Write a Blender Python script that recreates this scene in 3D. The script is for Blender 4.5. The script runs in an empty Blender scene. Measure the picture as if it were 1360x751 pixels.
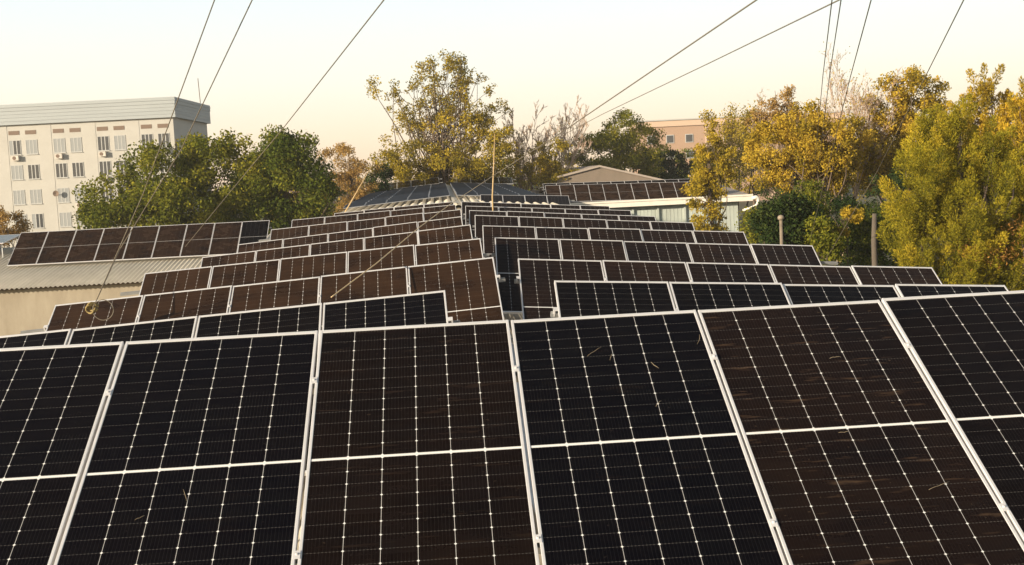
import bpy, bmesh, math, random
import numpy as np
from mathutils import Vector, Matrix

R_ = math.radians
scene = bpy.context.scene
COL = scene.collection

# ------------------------------------------------------------------ camera
CAM = np.array([-0.392, -7.043, 6.843])
FPX, PW_, PH_ = 1548.05, 1360.0, 751.0            # focal length in photo pixels, photo size
YAW, PITCH, ROLL = R_(3.392), R_(-4.988), R_(-2.785)
_f = np.array([math.sin(YAW)*math.cos(PITCH), math.cos(YAW)*math.cos(PITCH), math.sin(PITCH)])
_r0 = np.array([math.cos(YAW), -math.sin(YAW), 0.0])
_u0 = np.cross(_r0, _f)
_r = math.cos(ROLL)*_r0 + math.sin(ROLL)*_u0
_u = -math.sin(ROLL)*_r0 + math.cos(ROLL)*_u0
cd = bpy.data.cameras.new('camera')
cd.sensor_fit = 'HORIZONTAL'; cd.sensor_width = 36.0; cd.lens = 36.0*FPX/PW_
cd.clip_start = 0.05; cd.clip_end = 6000
cam = bpy.data.objects.new('camera', cd); COL.objects.link(cam)
m = Matrix.Identity(4)
for i in range(3):
    m[i][0] = _r[i]; m[i][1] = _u[i]; m[i][2] = -_f[i]; m[i][3] = CAM[i]
cam.matrix_world = m
scene.camera = cam

def at(px, py, d):
    """world point that the photograph shows at (px, py), d metres out"""
    return CAM + ((px-PW_/2)/FPX*_r - (py-PH_/2)/FPX*_u + _f)*d

# ------------------------------------------------------------------ light
SUN_AZ, SUN_EL = R_(-122), R_(13)                    # azimuth clockwise from +Y: from the left, a little behind
S = Vector((math.sin(SUN_AZ)*math.cos(SUN_EL), math.cos(SUN_AZ)*math.cos(SUN_EL), math.sin(SUN_EL)))
HAZE = 4.5
world = bpy.data.worlds.new('World'); scene.world = world
world.use_nodes = True
nt = world.node_tree
bg = nt.nodes['Background']
sky = nt.nodes.new('ShaderNodeTexSky')
sky.sky_type = 'NISHITA'; sky.sun_disc = False
sky.sun_elevation = SUN_EL; sky.sun_rotation = SUN_AZ % (2*math.pi)
sky.altitude = 300; sky.air_density = 1.0; sky.dust_density = 3.0; sky.ozone_density = 1.0
# thin evening haze: the clear sky is veiled by a cream band low down that thins out upwards
_tc = nt.nodes.new('ShaderNodeTexCoord'); _sx = nt.nodes.new('ShaderNodeSeparateXYZ'); nt.links.new(_tc.outputs['Generated'], _sx.inputs[0])
_rp = nt.nodes.new('ShaderNodeValToRGB'); nt.links.new(_sx.outputs[2], _rp.inputs[0]); _e = _rp.color_ramp.elements
_st = [(0.0, (.93, .68, .46)), (.04, (.96, .77, .575)), (.09, (.91, .86, .735)), (.155, (.80, .855, .83)), (.38, (.27, .31, .33)), (1.0, (.035, .042, .055))]
while len(_e) < len(_st): _e.new(.5)
for _k, (_p, _c) in enumerate(_st): _e[_k].position = _p; _e[_k].color = (*_c, 1)
_ml = nt.nodes.new('ShaderNodeMix'); _ml.data_type = 'RGBA'; _ml.blend_type = 'MULTIPLY'; _ml.inputs['Factor'].default_value = 1.0
nt.links.new(_rp.outputs[0], _ml.inputs[6]); _ml.inputs[7].default_value = (HAZE, HAZE, HAZE, 1)
_mx = nt.nodes.new('ShaderNodeMix'); _mx.data_type = 'RGBA'; _mx.inputs['Factor'].default_value = .80
nt.links.new(sky.outputs['Color'], _mx.inputs[6]); nt.links.new(_ml.outputs[2], _mx.inputs[7])
nt.links.new(_mx.outputs[2], bg.inputs['Color'])
bg.inputs['Strength'].default_value = 0.15
ld = bpy.data.lights.new('sun', 'SUN'); ld.energy = 4.6; ld.angle = R_(0.6); ld.color = (1.0, 0.85, 0.64)
sun = bpy.data.objects.new('sun', ld); COL.objects.link(sun)
sun.rotation_euler = S.to_track_quat('Z', 'Y').to_euler()
sun.location = (-60, -10, 40)
vs = scene.view_settings
vs.view_transform = 'Standard'; vs.look = 'None'; vs.gamma = 1.0; vs.exposure = 1.0
vs.use_curve_mapping = False

# ------------------------------------------------------------------ materials
def mat(name, color=(.5, .5, .5), rough=.6, metal=0.0, spec=.5):
    M = bpy.data.materials.new(name); M.use_nodes = True
    b = M.node_tree.nodes['Principled BSDF']
    b.inputs['Base Color'].default_value = (*color, 1)
    b.inputs['Roughness'].default_value = rough
    b.inputs['Metallic'].default_value = metal
    b.inputs['Specular IOR Level'].default_value = spec
    return M

class NB:
    """small node-building helper"""
    def __init__(s, M): s.t = M.node_tree; s.b = s.t.nodes['Principled BSDF']
    def n(s, k, **kw):
        o = s.t.nodes.new(k)
        for a, v in kw.items(): setattr(o, a, v)
        return o
    def l(s, a, b): s.t.links.new(a, b)
    def put(s, inp, v):
        if hasattr(v, 'is_output') or isinstance(v, bpy.types.NodeSocket): s.l(v, inp)
        else: inp.default_value = v
    def m(s, op, a, b=None, c=None, clamp=False):
        o = s.n('ShaderNodeMath', operation=op, use_clamp=clamp)
        s.put(o.inputs[0], a)
        if b is not None: s.put(o.inputs[1], b)
        if c is not None: s.put(o.inputs[2], c)
        return o.outputs[0]
    def mix(s, f, a, b):
        o = s.n('ShaderNodeMix', data_type='RGBA')
        s.put(o.inputs['Factor'], f)
        for i, v in ((6, a), (7, b)):
            if isinstance(v, tuple): o.inputs[i].default_value = (*v, 1) if len(v) == 3 else v
            else: s.l(v, o.inputs[i])
        return o.outputs[2]
    def noise(s, vec, scale, detail=4, rough=.55):
        o = s.n('ShaderNodeTexNoise'); o.inputs['Scale'].default_value = scale
        o.inputs['Detail'].default_value = detail; o.inputs['Roughness'].default_value = rough
        if vec is not None: s.l(vec, o.inputs['Vector'])
        return o.outputs['Fac']
    def scale(s, vec, sc):
        o = s.n('ShaderNodeMapping'); o.inputs['Scale'].default_value = sc; s.l(vec, o.inputs['Vector']); return o.outputs[0]
    def ramp(s, f, stops):
        o = s.n('ShaderNodeValToRGB'); s.l(f, o.inputs[0]); e = o.color_ramp.elements
        while len(e) < len(stops): e.new(.5)
        for k, (p, c) in enumerate(stops): e[k].position = p; e[k].color = (*c, 1) if len(c) == 3 else c
        return o.outputs[0]

def weathered(name, c1, c2, scale=2.0, rough=.7, stretch=(1, 1, 1), metal=0.0, bump=0.0, spec=.4):
    M = mat(name, c1, rough, metal, spec); k = NB(M)
    co = k.n('ShaderNodeTexCoord').outputs['Object']
    v = k.scale(co, stretch)
    f = k.m('MULTIPLY_ADD', k.noise(v, scale, 8, .65), 2.2, -.6, clamp=True)
    k.l(k.mix(f, c1, c2), k.b.inputs['Base Color'])
    if bump:
        o = k.n('ShaderNodeBump'); o.inputs['Strength'].default_value = bump; o.inputs['Distance'].default_value = .02
        k.l(k.noise(v, scale*6, 5), o.inputs['Height']); k.l(o.outputs[0], k.b.inputs['Normal'])
    return M

PANEL_W, PANEL_H, PITCH_W = 1.140, 2.278, 1.154

def cell_material():
    M = mat('solar_cells', (.006, .006, .01), .12); k = NB(M)
    co = k.n('ShaderNodeTexCoord').outputs['Object']
    sp = k.n('ShaderNodeSeparateXYZ'); k.l(co, sp.inputs[0]); x, y = sp.outputs[0], sp.outputs[1]
    at_ = k.n('ShaderNodeAttribute', attribute_type='OBJECT', attribute_name='dust').outputs['Fac']
    sd_ = k.n('ShaderNodeAttribute', attribute_type='OBJECT', attribute_name='streak').outputs['Fac']
    rnd = k.n('ShaderNodeObjectInfo').outputs['Random']
    cw, ch = .18, .0912
    u = k.m('DIVIDE', k.m('SUBTRACT', x, .03), cw)
    du = k.m('MULTIPLY', k.m('ABSOLUTE', k.m('SUBTRACT', u, k.m('ROUND', u))), cw)
    half = k.m('ABSOLUTE', k.m('SUBTRACT', y, PANEL_H/2))
    v = k.m('DIVIDE', k.m('SUBTRACT', half, .011), ch)
    dv = k.m('MULTIPLY', k.m('ABSOLUTE', k.m('SUBTRACT', v, k.m('ROUND', v))), ch)
    inx = k.m('LESS_THAN', k.m('ABSOLUTE', k.m('SUBTRACT', u, 3.0)), 2.6)
    iny = k.m('LESS_THAN', v, 12.05)
    col_line = k.m('MULTIPLY', k.m('LESS_THAN', du, .0013), inx)
    bead = k.m('MULTIPLY', k.m('LESS_THAN', k.m('ADD', du, dv), .0074), k.m('MULTIPLY', inx, k.m('LESS_THAN', v, 11.6)))
    mid = k.m('LESS_THAN', half, .0085)
    gr_ = k.n('ShaderNodeAttribute', attribute_type='OBJECT', attribute_name='grid').outputs['Fac']
    white = k.m('MULTIPLY', k.m('MAXIMUM', k.m('MAXIMUM', k.m('MULTIPLY', k.m('MULTIPLY', col_line, .6), gr_), k.m('MULTIPLY', bead, gr_)), k.m('MULTIPLY', mid, k.m('MULTIPLY_ADD', gr_, .6, .4))), iny, clamp=True)
    # faint dotted row lines where ten bus bars cross the gap between half cells
    dots = k.m('GREATER_THAN', k.m('SINE', k.m('MULTIPLY', x, 2*math.pi/.018)), -.1)
    row = k.m('MULTIPLY', k.m('LESS_THAN', dv, .0016), k.m('MULTIPLY_ADD', dots, .10, .02))
    bus = k.m('MULTIPLY', k.m('GREATER_THAN', k.m('SINE', k.m('MULTIPLY', x, 2*math.pi/.018)), .93), .008)
    faint = k.m('MULTIPLY', k.m('MAXIMUM', row, bus), gr_)
    # streaky dust film, differing per panel; its blotches also paint in dark reflections
    sh = k.n('ShaderNodeCombineXYZ'); k.l(k.m('MULTIPLY', rnd, 57.0), sh.inputs[0]); k.l(k.m('MULTIPLY', rnd, 31.0), sh.inputs[1])
    vv = k.n('ShaderNodeVectorMath', operation='ADD'); k.l(co, vv.inputs[0]); k.l(sh.outputs[0], vv.inputs[1])
    big = k.noise(k.scale(vv.outputs[0], (1.0, 1.6, 1)), 1.5, 3)
    st = k.noise(k.scale(vv.outputs[0], (1.2, 9.0, 1)), 2.2, 8, .65)
    fine = k.noise(vv.outputs[0], 60, 5)
    wipe_reflect = k.m('MULTIPLY_ADD', big, 2.6, -.55, clamp=True)
    film = k.m('MULTIPLY', at_, k.m('MULTIPLY_ADD', k.m('MULTIPLY', wipe_reflect, k.m('MULTIPLY_ADD', fine, .5, .75)), .72, .22), clamp=True)
    base = k.mix(k.m('MULTIPLY', k.m('SUBTRACT', rnd, .3), .8, clamp=True), (.0016, .0015, .0020), (.0014, .0017, .0042))
    cid = k.n('ShaderNodeCombineXYZ'); k.l(k.m('FLOOR', u), cid.inputs[0]); k.l(k.m('FLOOR', k.m('DIVIDE', y, ch)), cid.inputs[1]); k.l(k.m('MULTIPLY', rnd, 91.0), cid.inputs[2])
    wn = k.n('ShaderNodeTexWhiteNoise', noise_dimensions='3D'); k.l(cid.outputs[0], wn.inputs['Vector'])
    base = k.mix(k.m('MULTIPLY', wn.outputs['Value'], .55), base, (.0036, .0036, .0046))
    c = k.mix(film, base, (.040, .020, .0095))
    stf = k.m('MULTIPLY', sd_, k.m('MULTIPLY_ADD', st, 7.0, -4.1, clamp=True))
    c = k.mix(k.m('MULTIPLY', stf, .5), c, (.12, .075, .045))
    spk = k.m('MULTIPLY', k.m('GREATER_THAN', k.noise(k.scale(vv.outputs[0], (1, 2.2, 1)), 26, 2), .735), k.m('MULTIPLY_ADD', sd_, .10, .012))
    c = k.mix(spk, c, (.35, .25, .16))
    c = k.mix(faint, c, (.5, .48, .45))
    c = k.mix(white, c, (.66, .655, .65))
    k.l(c, k.b.inputs['Base Color'])
    k.l(k.m('MULTIPLY_ADD', film, .30, .11), k.b.inputs['Roughness'])
    k.b.inputs['Specular IOR Level'].default_value = .13
    return M

def leaf_mat(name, c0, c1, c2, trans=.35):
    M = bpy.data.materials.new(name); M.use_nodes = True
    t = M.node_tree; t.nodes.clear(); L = t.links.new
    out = t.nodes.new('ShaderNodeOutputMaterial')
    a = t.nodes.new('ShaderNodeAttribute'); a.attribute_name = 'tint'
    r = t.nodes.new('ShaderNodeValToRGB'); e = r.color_ramp.elements; e.new(.5)
    for k, c in zip((0, 1, 2), (c0, c1, c2)): e[k].position = (0, .5, 1)[k]; e[k].color = (*c, 1)
    L(a.outputs['Fac'], r.inputs[0])
    d = t.nodes.new('ShaderNodeBsdfDiffuse'); tr = t.nodes.new('ShaderNodeBsdfTranslucent')
    mx = t.nodes.new('ShaderNodeMixShader'); mx.inputs[0].default_value = trans
    L(r.outputs[0], d.inputs[0]); L(r.outputs[0], tr.inputs[0]); L(d.outputs[0], mx.inputs[1]); L(tr.outputs[0], mx.inputs[2])
    L(mx.outputs[0], out.inputs[0])
    return M

M_cells = cell_material()
M_back = mat('panel_backsheet', (.6, .6, .6), .5)
M_alu = weathered('anodised_aluminium', (.68, .68, .70), (.58, .57, .57), 3, .42, metal=.25)
M_galv = weathered('galvanised_steel', (.55, .56, .57), (.40, .40, .40), 6, .45, metal=.6)
M_cream = weathered('cream_render', (.37, .325, .25), (.25, .21, .155), .9, .9, (1.6, 1.6, .5), bump=.2)
M_sheet = weathered('asbestos_sheet', (.46, .41, .33), (.33, .29, .23), 1.6, .85, (1, .35, 1))
M_sheet2 = weathered('pale_roof_sheet', (.58, .53, .44), (.42, .38, .31), 1.2, .8, (1, .3, 1))
M_white = weathered('white_painted_wall', (.46, .445, .41), (.40, .385, .35), .5, .85)
M_parapet = weathered('pale_metal_parapet', (.345, .375, .385), (.295, .32, .33), .6, .6, (.2, .2, 3))
M_vent = mat('vent_dark', (.16, .11, .08), .8)
M_pane = mat('window_pane', (.055, .058, .062), .08)
M_curtain = mat('window_curtain', (.27, .28, .28), .9)
M_frame = mat('window_frame_white', (.40, .40, .385), .6)
M_ac = weathered('ac_casing', (.62, .58, .52), (.45, .40, .35), 3, .7)
M_greenwall = weathered('pale_green_cladding', (.50, .55, .50), (.36, .39, .35), 1.0, .8, (1, 1, .25))
M_fascia = weathered('fascia_cream', (.80, .76, .68), (.70, .65, .56), 1.5, .6)
M_brick = weathered('orange_brick', (.40, .27, .19), (.34, .225, .155), 3, .9)
M_brickpale = mat('pale_render', (.52, .38, .28), .9)
M_tin = weathered('dull_tin_roof', (.36, .30, .25), (.28, .24, .21), 1.0, .7)
M_bark = weathered('bark', (.14, .10, .07), (.08, .06, .045), 5, .95, (1, 1, .2))
M_barkpale = weathered('pale_bark', (.34, .27, .21), (.22, .17, .13), 5, .95, (1, 1, .2))
M_bark2 = weathered('grey_dead_wood', (.12, .10, .08), (.08, .065, .05), 5, .95, (1, 1, .2))
M_barkpink = weathered('pinkish_pale_twigs', (.50, .37, .28), (.36, .26, .19), 5, .95, (1, 1, .2))
M_gable = weathered('grey_beige_gable', (.21, .165, .13), (.16, .13, .10), 1.5, .9)
M_rope = mat('old_rope', (.24, .18, .07), .9)
M_cane = weathered('dry_cane', (.46, .33, .16), (.34, .23, .11), 8, .6)
M_wire = mat('cable_sheath', (.13, .11, .08), .6)
M_sunlit_cable = mat('cable_sunlit_colour', (.75, .55, .30), .6)  # sunlight on the lower cable run, painted in as a brighter colour
M_post = weathered('painted_post', (.24, .195, .14), (.17, .135, .10), 6, .6)
M_ground = weathered('dry_soil_and_grass', (.10, .085, .045), (.055, .06, .025), .35, .95, bump=.3)

# ------------------------------------------------------------------ mesh helpers
class MB:
    def __init__(s): s.v = []; s.f = []; s.mi = []
    def quad(s, *p, mi=0):
        n = len(s.v); s.v += [tuple(q) for q in p]; s.f.append(tuple(range(n, n+len(p)))); s.mi.append(mi); return s
    def box(s, a, b, M=None, mi=0):
        x0, y0, z0 = a; x1, y1, z1 = b; n = len(s.v)
        c = [(x0, y0, z0), (x1, y0, z0), (x1, y1, z0), (x0, y1, z0), (x0, y0, z1), (x1, y0, z1), (x1, y1, z1), (x0, y1, z1)]
        if M is not None: c = [tuple(M @ Vector(q)) for q in c]
        s.v += c
        for q in ((0, 3, 2, 1), (4, 5, 6, 7), (0, 1, 5, 4), (1, 2, 6, 5), (2, 3, 7, 6), (3, 0, 4, 7)):
            s.f.append(tuple(n+i for i in q)); s.mi.append(mi)
        return s
    def tube(s, pts, rad, n=8, cap=True, mi=0):
        pts = [np.array(p, float) for p in pts]
        rad = rad if hasattr(rad, '__len__') else [rad]*len(pts)
        base = len(s.v); ref = None
        for i, p in enumerate(pts):
            d = pts[min(i+1, len(pts)-1)] - pts[max(i-1, 0)]; d = d/(np.linalg.norm(d)+1e-12)
            if ref is None: ref = np.array([1., 0, 0]) if abs(d[0]) < .8 else np.array([0, 1., 0])
            a = np.cross(d, ref); a /= np.linalg.norm(a)+1e-12; b = np.cross(d, a); ref = np.cross(a, d)
            for k in range(n):
                t = 2*math.pi*k/n; q = p + rad[i]*(math.cos(t)*a + math.sin(t)*b); s.v.append((q[0], q[1], q[2]))
        for i in range(len(pts)-1):
            for k in range(n):
                s.f.append((base+i*n+k, base+i*n+(k+1) % n, base+(i+1)*n+(k+1) % n, base+(i+1)*n+k)); s.mi.append(mi)
        if cap:
            s.f.append(tuple(base+k for k in range(n))[::-1]); s.mi.append(mi)
            s.f.append(tuple(base+(len(pts)-1)*n+k for k in range(n))); s.mi.append(mi)
        return s
    def lathe(s, c, prof, n=14, mi=0):
        base = len(s.v)
        for (r, z) in prof:
            for k in range(n):
                t = 2*math.pi*k/n; s.v.append((c[0]+r*math.cos(t), c[1]+r*math.sin(t), c[2]+z))
        for i in range(len(prof)-1):
            for k in range(n):
                s.f.append((base+i*n+k, base+i*n+(k+1) % n, base+(i+1)*n+(k+1) % n, base+(i+1)*n+k)); s.mi.append(mi)
        s.f.append(tuple(base+k for k in range(n))[::-1]); s.mi.append(mi)
        s.f.append(tuple(base+(len(prof)-1)*n+k for k in range(n))); s.mi.append(mi)
        return s
    def mesh(s, name, mats, smooth=False):
        me = bpy.data.meshes.new(name); me.from_pydata(s.v, [], s.f)
        for M in (mats if isinstance(mats, (list, tuple)) else [mats]): me.materials.append(M)
        me.polygons.foreach_set('material_index', s.mi)
        if smooth: me.polygons.foreach_set('use_smooth', [True]*len(s.f))
        me.update(); return me
    def build(s, name, mats, parent=None, smooth=False):
        o = bpy.data.objects.new(name, s.mesh(name, mats, smooth)); COL.objects.link(o)
        if parent is not None: o.parent = parent
        return o

def tag(o, label=None, cat=None, group=None, kind=None):
    if label: o['label'] = label
    if cat: o['category'] = cat
    if group: o['group'] = group
    if kind: o['kind'] = kind
    return o

def thing(name, label, cat, loc=(0, 0, 0), group=None):
    o = bpy.data.objects.new(name, None); COL.objects.link(o); o.location = loc
    o.empty_display_size = .2
    return tag(o, label, cat, group)

ORD = ['zeroth', 'first', 'second', 'third', 'fourth', 'fifth', 'sixth', 'seventh', 'eighth', 'ninth', 'tenth', 'eleventh', 'twelfth', 'thirteenth', 'fourteenth']

def corrugated(name, x0, x1, y0, y1, zf, parent, M, pitch=.177, amp=.022, ny=2, thick=.0, per=6):
    """sheet whose waves run along y; zf(x, y) gives the base height"""
    n = int(round((x1-x0)/pitch*per)); xs = np.linspace(x0, x1, n+1); ys = np.linspace(y0, y1, ny)
    b = MB()
    for yv in ys:
        for xv in xs: b.v.append((xv, yv, zf(xv, yv)+amp*math.sin(2*math.pi*xv/pitch)))
    for j in range(ny-1):
        for i in range(n):
            a = j*(n+1)+i; b.f.append((a, a+1, a+n+2, a+n+1)); b.mi.append(0)
    # visible thickness at the front edge
    base = len(b.v)
    for xv in xs: b.v.append((xv, y0, zf(xv, y0)+amp*math.sin(2*math.pi*xv/pitch)-.012))
    for i in range(n): b.f.append((base+i, base+i+1, i+1, i)); b.mi.append(0)
    return b.build(name, M, parent, smooth=True)

# ------------------------------------------------------------------ ground
g = MB(); N = 40
for j in range(N+1):
    for i in range(N+1):
        g.v.append((-1500+3000*i/N, -600+3600*j/N, 0))
for j in range(N):
    for i in range(N):
        a = j*(N+1)+i; g.f.append((a, a+1, a+N+2, a+N+1)); g.mi.append(0)
tag(g.build('ground', M_ground), kind='structure')

# ------------------------------------------------------------------ evening air
HAZE_DENSITY = .0005
hb = MB().box((-320, -40, -1), (320, 330, 48))
M_haze = bpy.data.materials.new('evening_haze'); M_haze.use_nodes = True
_t = M_haze.node_tree; _t.nodes.clear()
_o = _t.nodes.new('ShaderNodeOutputMaterial'); _v = _t.nodes.new('ShaderNodeVolumePrincipled')
_v.inputs['Color'].default_value = (.92, .88, .82, 1); _v.inputs['Density'].default_value = HAZE_DENSITY; _v.inputs['Anisotropy'].default_value = .3
_t.links.new(_v.outputs[0], _o.inputs['Volume'])
tag(hb.build('haze', M_haze), kind='stuff')

# ------------------------------------------------------------------ main hall the arrays stand on
RIDGE_X, RIDGE_Z, RS = .38, 4.42, math.tan(R_(4.1))
hall = thing('factory_hall', 'long low hall whose shallow corrugated roof carries the main solar rows', 'building', (RIDGE_X, 16, 0))
HX0, HX1, HY0, HY1 = -5.75, 6.5, -9.0, 43.0
def hz(x, y): return RIDGE_Z - abs(x-RIDGE_X)*RS
def local(o, p): return (p[0]-o.location.x, p[1]-o.location.y, p[2]-o.location.z)
ho = hall.location
corrugated('roof', HX0-ho.x, HX1-ho.x, HY0-ho.y, HY1-ho.y, lambda x, y: hz(x+ho.x, y), hall, M_sheet)
b = MB()
for xx in (HX0+.3, HX1-.3):
    b.box((xx-.12-ho.x, HY0+.4-ho.y, 0), (xx+.12-ho.x, HY1-.4-ho.y, hz(xx, 0)-.05))
for yy in (HY0+.4, HY1-.64):
    x0, x1 = HX0+.421-ho.x, HX1-.421-ho.x; y0, y1 = yy-ho.y, yy+.24-ho.y
    za = hz(HX0+.42, 0)-.05; zb = RIDGE_Z-.05; zc = hz(HX1-.42, 0)-.05
    for y in (y0, y1): b.quad((x0, y, 0), (x1, y, 0), (x1, y, zc), (0, y, zb), (x0, y, za))
b.build('wall', M_cream, hall)
b = MB()
for s in (-1, 1):
    b.quad((0, HY0-ho.y, RIDGE_Z+.05), (0, HY1-ho.y, RIDGE_Z+.05), (s*.2, HY1-ho.y, RIDGE_Z+.033), (s*.2, HY0-ho.y, RIDGE_Z+.033))
b.build('ridge_cap', M_galv, hall)

# ------------------------------------------------------------------ the solar panel
def panel_meshes():
    fr = MB(); L, E, T = .017, .026, .036
    fr.box((0, 0, 0), (L, PANEL_H, T)); fr.box((PANEL_W-L, 0, 0), (PANEL_W, PANEL_H, T))
    fr.box((L, 0, 0), (PANEL_W-L, E, T)); fr.box((L, PANEL_H-E, 0), (PANEL_W-L, PANEL_H, T))
    me_f = fr.mesh('frame', M_alu)
    bm = bmesh.new(); bm.from_mesh(me_f)
    bmesh.ops.bevel(bm, geom=[e for e in bm.edges if e.calc_length() > .5], offset=.002, segments=1, affect='EDGES')
    bm.to_mesh(me_f); bm.free()
    gl = MB(); gl.box((L+.0005, E+.0005, .026), (PANEL_W-L-.0005, PANEL_H-E-.0005, .032))
    gl.mi = [1, 0, 0, 0, 0, 0]
    return me_f, gl.mesh('glass_sheet', [M_cells, M_back])
ME_FRAME, ME_GLASS = panel_meshes()
p0 = thing('solar_panel', 'solar panel', 'solar panel')
f0 = bpy.data.objects.new('frame', ME_FRAME); COL.objects.link(f0); f0.parent = p0
g0 = bpy.data.objects.new('glass_sheet', ME_GLASS); COL.objects.link(g0); g0.parent = p0
PROTO = [p0, f0, g0, False]
rng = random.Random(5)

def put_panel(matrix, label, group, dust, streak=0.0, grid=1.0):
    r, f, gl, used = PROTO
    if used:
        r = r.copy(); COL.objects.link(r); f = f.copy(); COL.objects.link(f); gl = gl.copy(); COL.objects.link(gl)
        f.parent = r; gl.parent = r
    PROTO[3] = True
    r.matrix_world = matrix
    r['label'] = label; r['group'] = group; gl['dust'] = float(dust); gl['streak'] = float(streak); gl['grid'] = float(grid)
    return r

def row_frame(x, y, z, sl, yaw=0.0):
    return Matrix.Translation((x, y, z)) @ Matrix.Rotation(yaw, 4, 'Z') @ Matrix.Rotation(-sl, 4, 'Y')

def add_row(x, y, z, n, sl, tilt, labels, group, dusts, streaks=None, yaw=0.0, roofz=None, rack_label=None, over=(.28, .28), clamps=True, start=0, jit=1.0, grid=1.0):
    """x, y, z: upper edge of panel 0; panels run to +x from index start"""
    A = row_frame(x, y, z, sl, yaw)
    T = A @ Matrix.Rotation(tilt, 4, 'X')
    for i in range(n):
        k = start+i
        J = Matrix.Rotation(R_(rng.uniform(-.12, .12)*jit), 4, 'Y') @ Matrix.Rotation(R_(rng.uniform(-.25, .25)*jit), 4, 'X')
        M = T @ Matrix.Translation((k*PITCH_W + (PITCH_W-PANEL_W)/2, -PANEL_H, -.036+rng.uniform(-.0015, .0015))) @ J
        put_panel(M, labels[i], group, dusts[i], (streaks or [0]*n)[i], grid)
    if rack_label:
        rk = thing('mounting_rack', rack_label, 'panel rack', (0, 0, 0), 'steel racks under the solar rows')
        rk.matrix_world = A
        X0, X1 = start*PITCH_W-over[0], (start+n)*PITCH_W+over[1]
        RT = Matrix.Rotation(tilt, 4, 'X')
        for yy in (-PANEL_H+.48, -.48):
            rb = MB(); rb.box((X0, yy-.02, -.084), (X1, yy+.02, -.0805), RT); rb.box((X0, yy-.02, -.080), (X0+(X1-X0), yy-.0165, -.0385), RT)
            rb.box((X0, yy+.0165, -.080), (X1, yy+.02, -.0385), RT)
            rb.build('rail', M_galv, rk)
        nl = max(2, int(round(n/1.7))+1)
        for i in range(nl):
            lx = start*PITCH_W + .25 + (n*PITCH_W-.5)*i/(nl-1)
            for yy in (-PANEL_H+.48, -.48):
                top = RT @ Vector((0, yy, -.088))
                wz = A @ Vector((lx, top.y, top.z)); rz = roofz(wz.x, wz.y)+.01
                lb = MB(); h = wz.z-rz
                if h < .05: continue
                lb.box((lx-.02, top.y-.02, top.z-h), (lx+.02, top.y-.017, top.z)); lb.box((lx-.02, top.y-.0165, top.z-h), (lx-.017, top.y+.02, top.z))
                lb.box((lx-.06, top.y-.06, top.z-h-.008), (lx+.06, top.y+.06, top.z-h-.001))
                lb.build('leg', M_galv, rk)
            a = RT @ Vector((0, -PANEL_H+.40, -.10)); c = RT @ Vector((0, -.40, -.10))
            bb = MB(); bb.tube([(lx, a.y, a.z), (lx, c.y, c.z)], .015, 6); bb.build('brace', M_galv, rk)
        if clamps:
            for i in range(n+1):
                for yy in (-PANEL_H+.48, -.48):
                    cx = (start+i)*PITCH_W; c = MB()
                    if i == 0: c.box((cx-.035, yy-.025, -.004), (cx+.018, yy+.025, .004), RT); c.box((cx-.035, yy-.025, -.07), (cx-.02, yy+.025, -.0045), RT)
                    elif i == n: c.box((cx-.018, yy-.025, -.004), (cx+.035, yy+.025, .004), RT); c.box((cx+.02, yy-.025, -.07), (cx+.035, yy+.025, -.0045), RT)
                    else: c.box((cx-.017, yy-.025, .001), (cx+.017, yy+.025, .005), RT); c.lathe(RT @ Vector((cx, yy, .004)), [(.007, 0), (.007, .008)], 6)
                    c.build('clamp', M_alu, rk)
    return A

TILT = R_(29.37)
# nearest row, level, right across the hall
cond = ['black clean', 'black clean', 'black clean', 'brown streaked', 'black hair-scratched', 'brown grimy', 'black clean', 'black clean']
cond = [('black', .06, .05), ('black', .06, .06), ('black', .05, .06), ('brown stained', .16, .25), ('black', .03, .10), ('brown grimy', .22, .9), ('black', .10, .12), ('black', .1, .1)]
add_row(0, 0, 6.0, 8, R_(.0665), TILT,
        ['%s panel in the nearest row, %s from its left end' % (c[0], ORD[i+1]) for i, c in enumerate(cond)],
        'solar panels in the nearest full-width row', [c[1] for c in cond], [c[2] for c in cond], yaw=R_(-.127),
        roofz=hz, rack_label='steel rack carrying the nearest full-width row of panels', start=-4, jit=.5)

ROWS_R = [(4, .70, 4.43, -.17, -3.65), (5, .63, 8.68, -.20, -4.38), (5, .56, 13.65, -.15, -4.37), (5, .52, 18.25, -.09, -4.27), (5, .52, 23.41, 0, -4.87),
          (5, .52, 28.76, .01, -4.74), (5, .51, 33.32, .06, -4.48), (5, .48, 38.18, .13, -4.54)]
ROWS_L = [(4, -.37, 3.87, -.14, -2.96), (5, .30, 8.44, -.15, -3.29), (5, .30, 13.14, -.11, -3.11), (5, .27, 18.13, -.06, -3.92), (5, .18, 23.19, -.01, -4.34),
          (5, .27, 28.55, .06, -3.28), (5, .20, 34.28, .11, -2.61), (4, .18, 38.27, .15, -2.71)]
DUST_R = [.06, .50, .45, .42, .40, .36, .34, .3]
DUST_L = [.07, .95, .9, .85, .85, .8, .75, .7]
for r, (n, x, y, z, sl) in enumerate(ROWS_R):
    dst = [DUST_R[r]*rng.uniform(.75, 1.2) for _ in range(n)]
    if r in (1, 2): dst[0] *= .75; dst[2 if r == 1 else 2] *= .7
    w = 'black' if r == 0 else 'brownish'
    add_row(x, y, 6+z, n, R_(sl), TILT+R_(rng.uniform(-.4, .4)),
            ['%s panel on the right roof slope, %s row back, %s from the ridge' % (w, ORD[r+1], ORD[i+1]) for i in range(n)],
            'solar panels on the right roof slope', dst, [.15*d for d in dst], roofz=hz,
            rack_label='steel rack on the right roof slope under its %s row back' % ORD[r+1], clamps=r < 2, over=(.06, .34), grid=1-.085*r)
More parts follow.
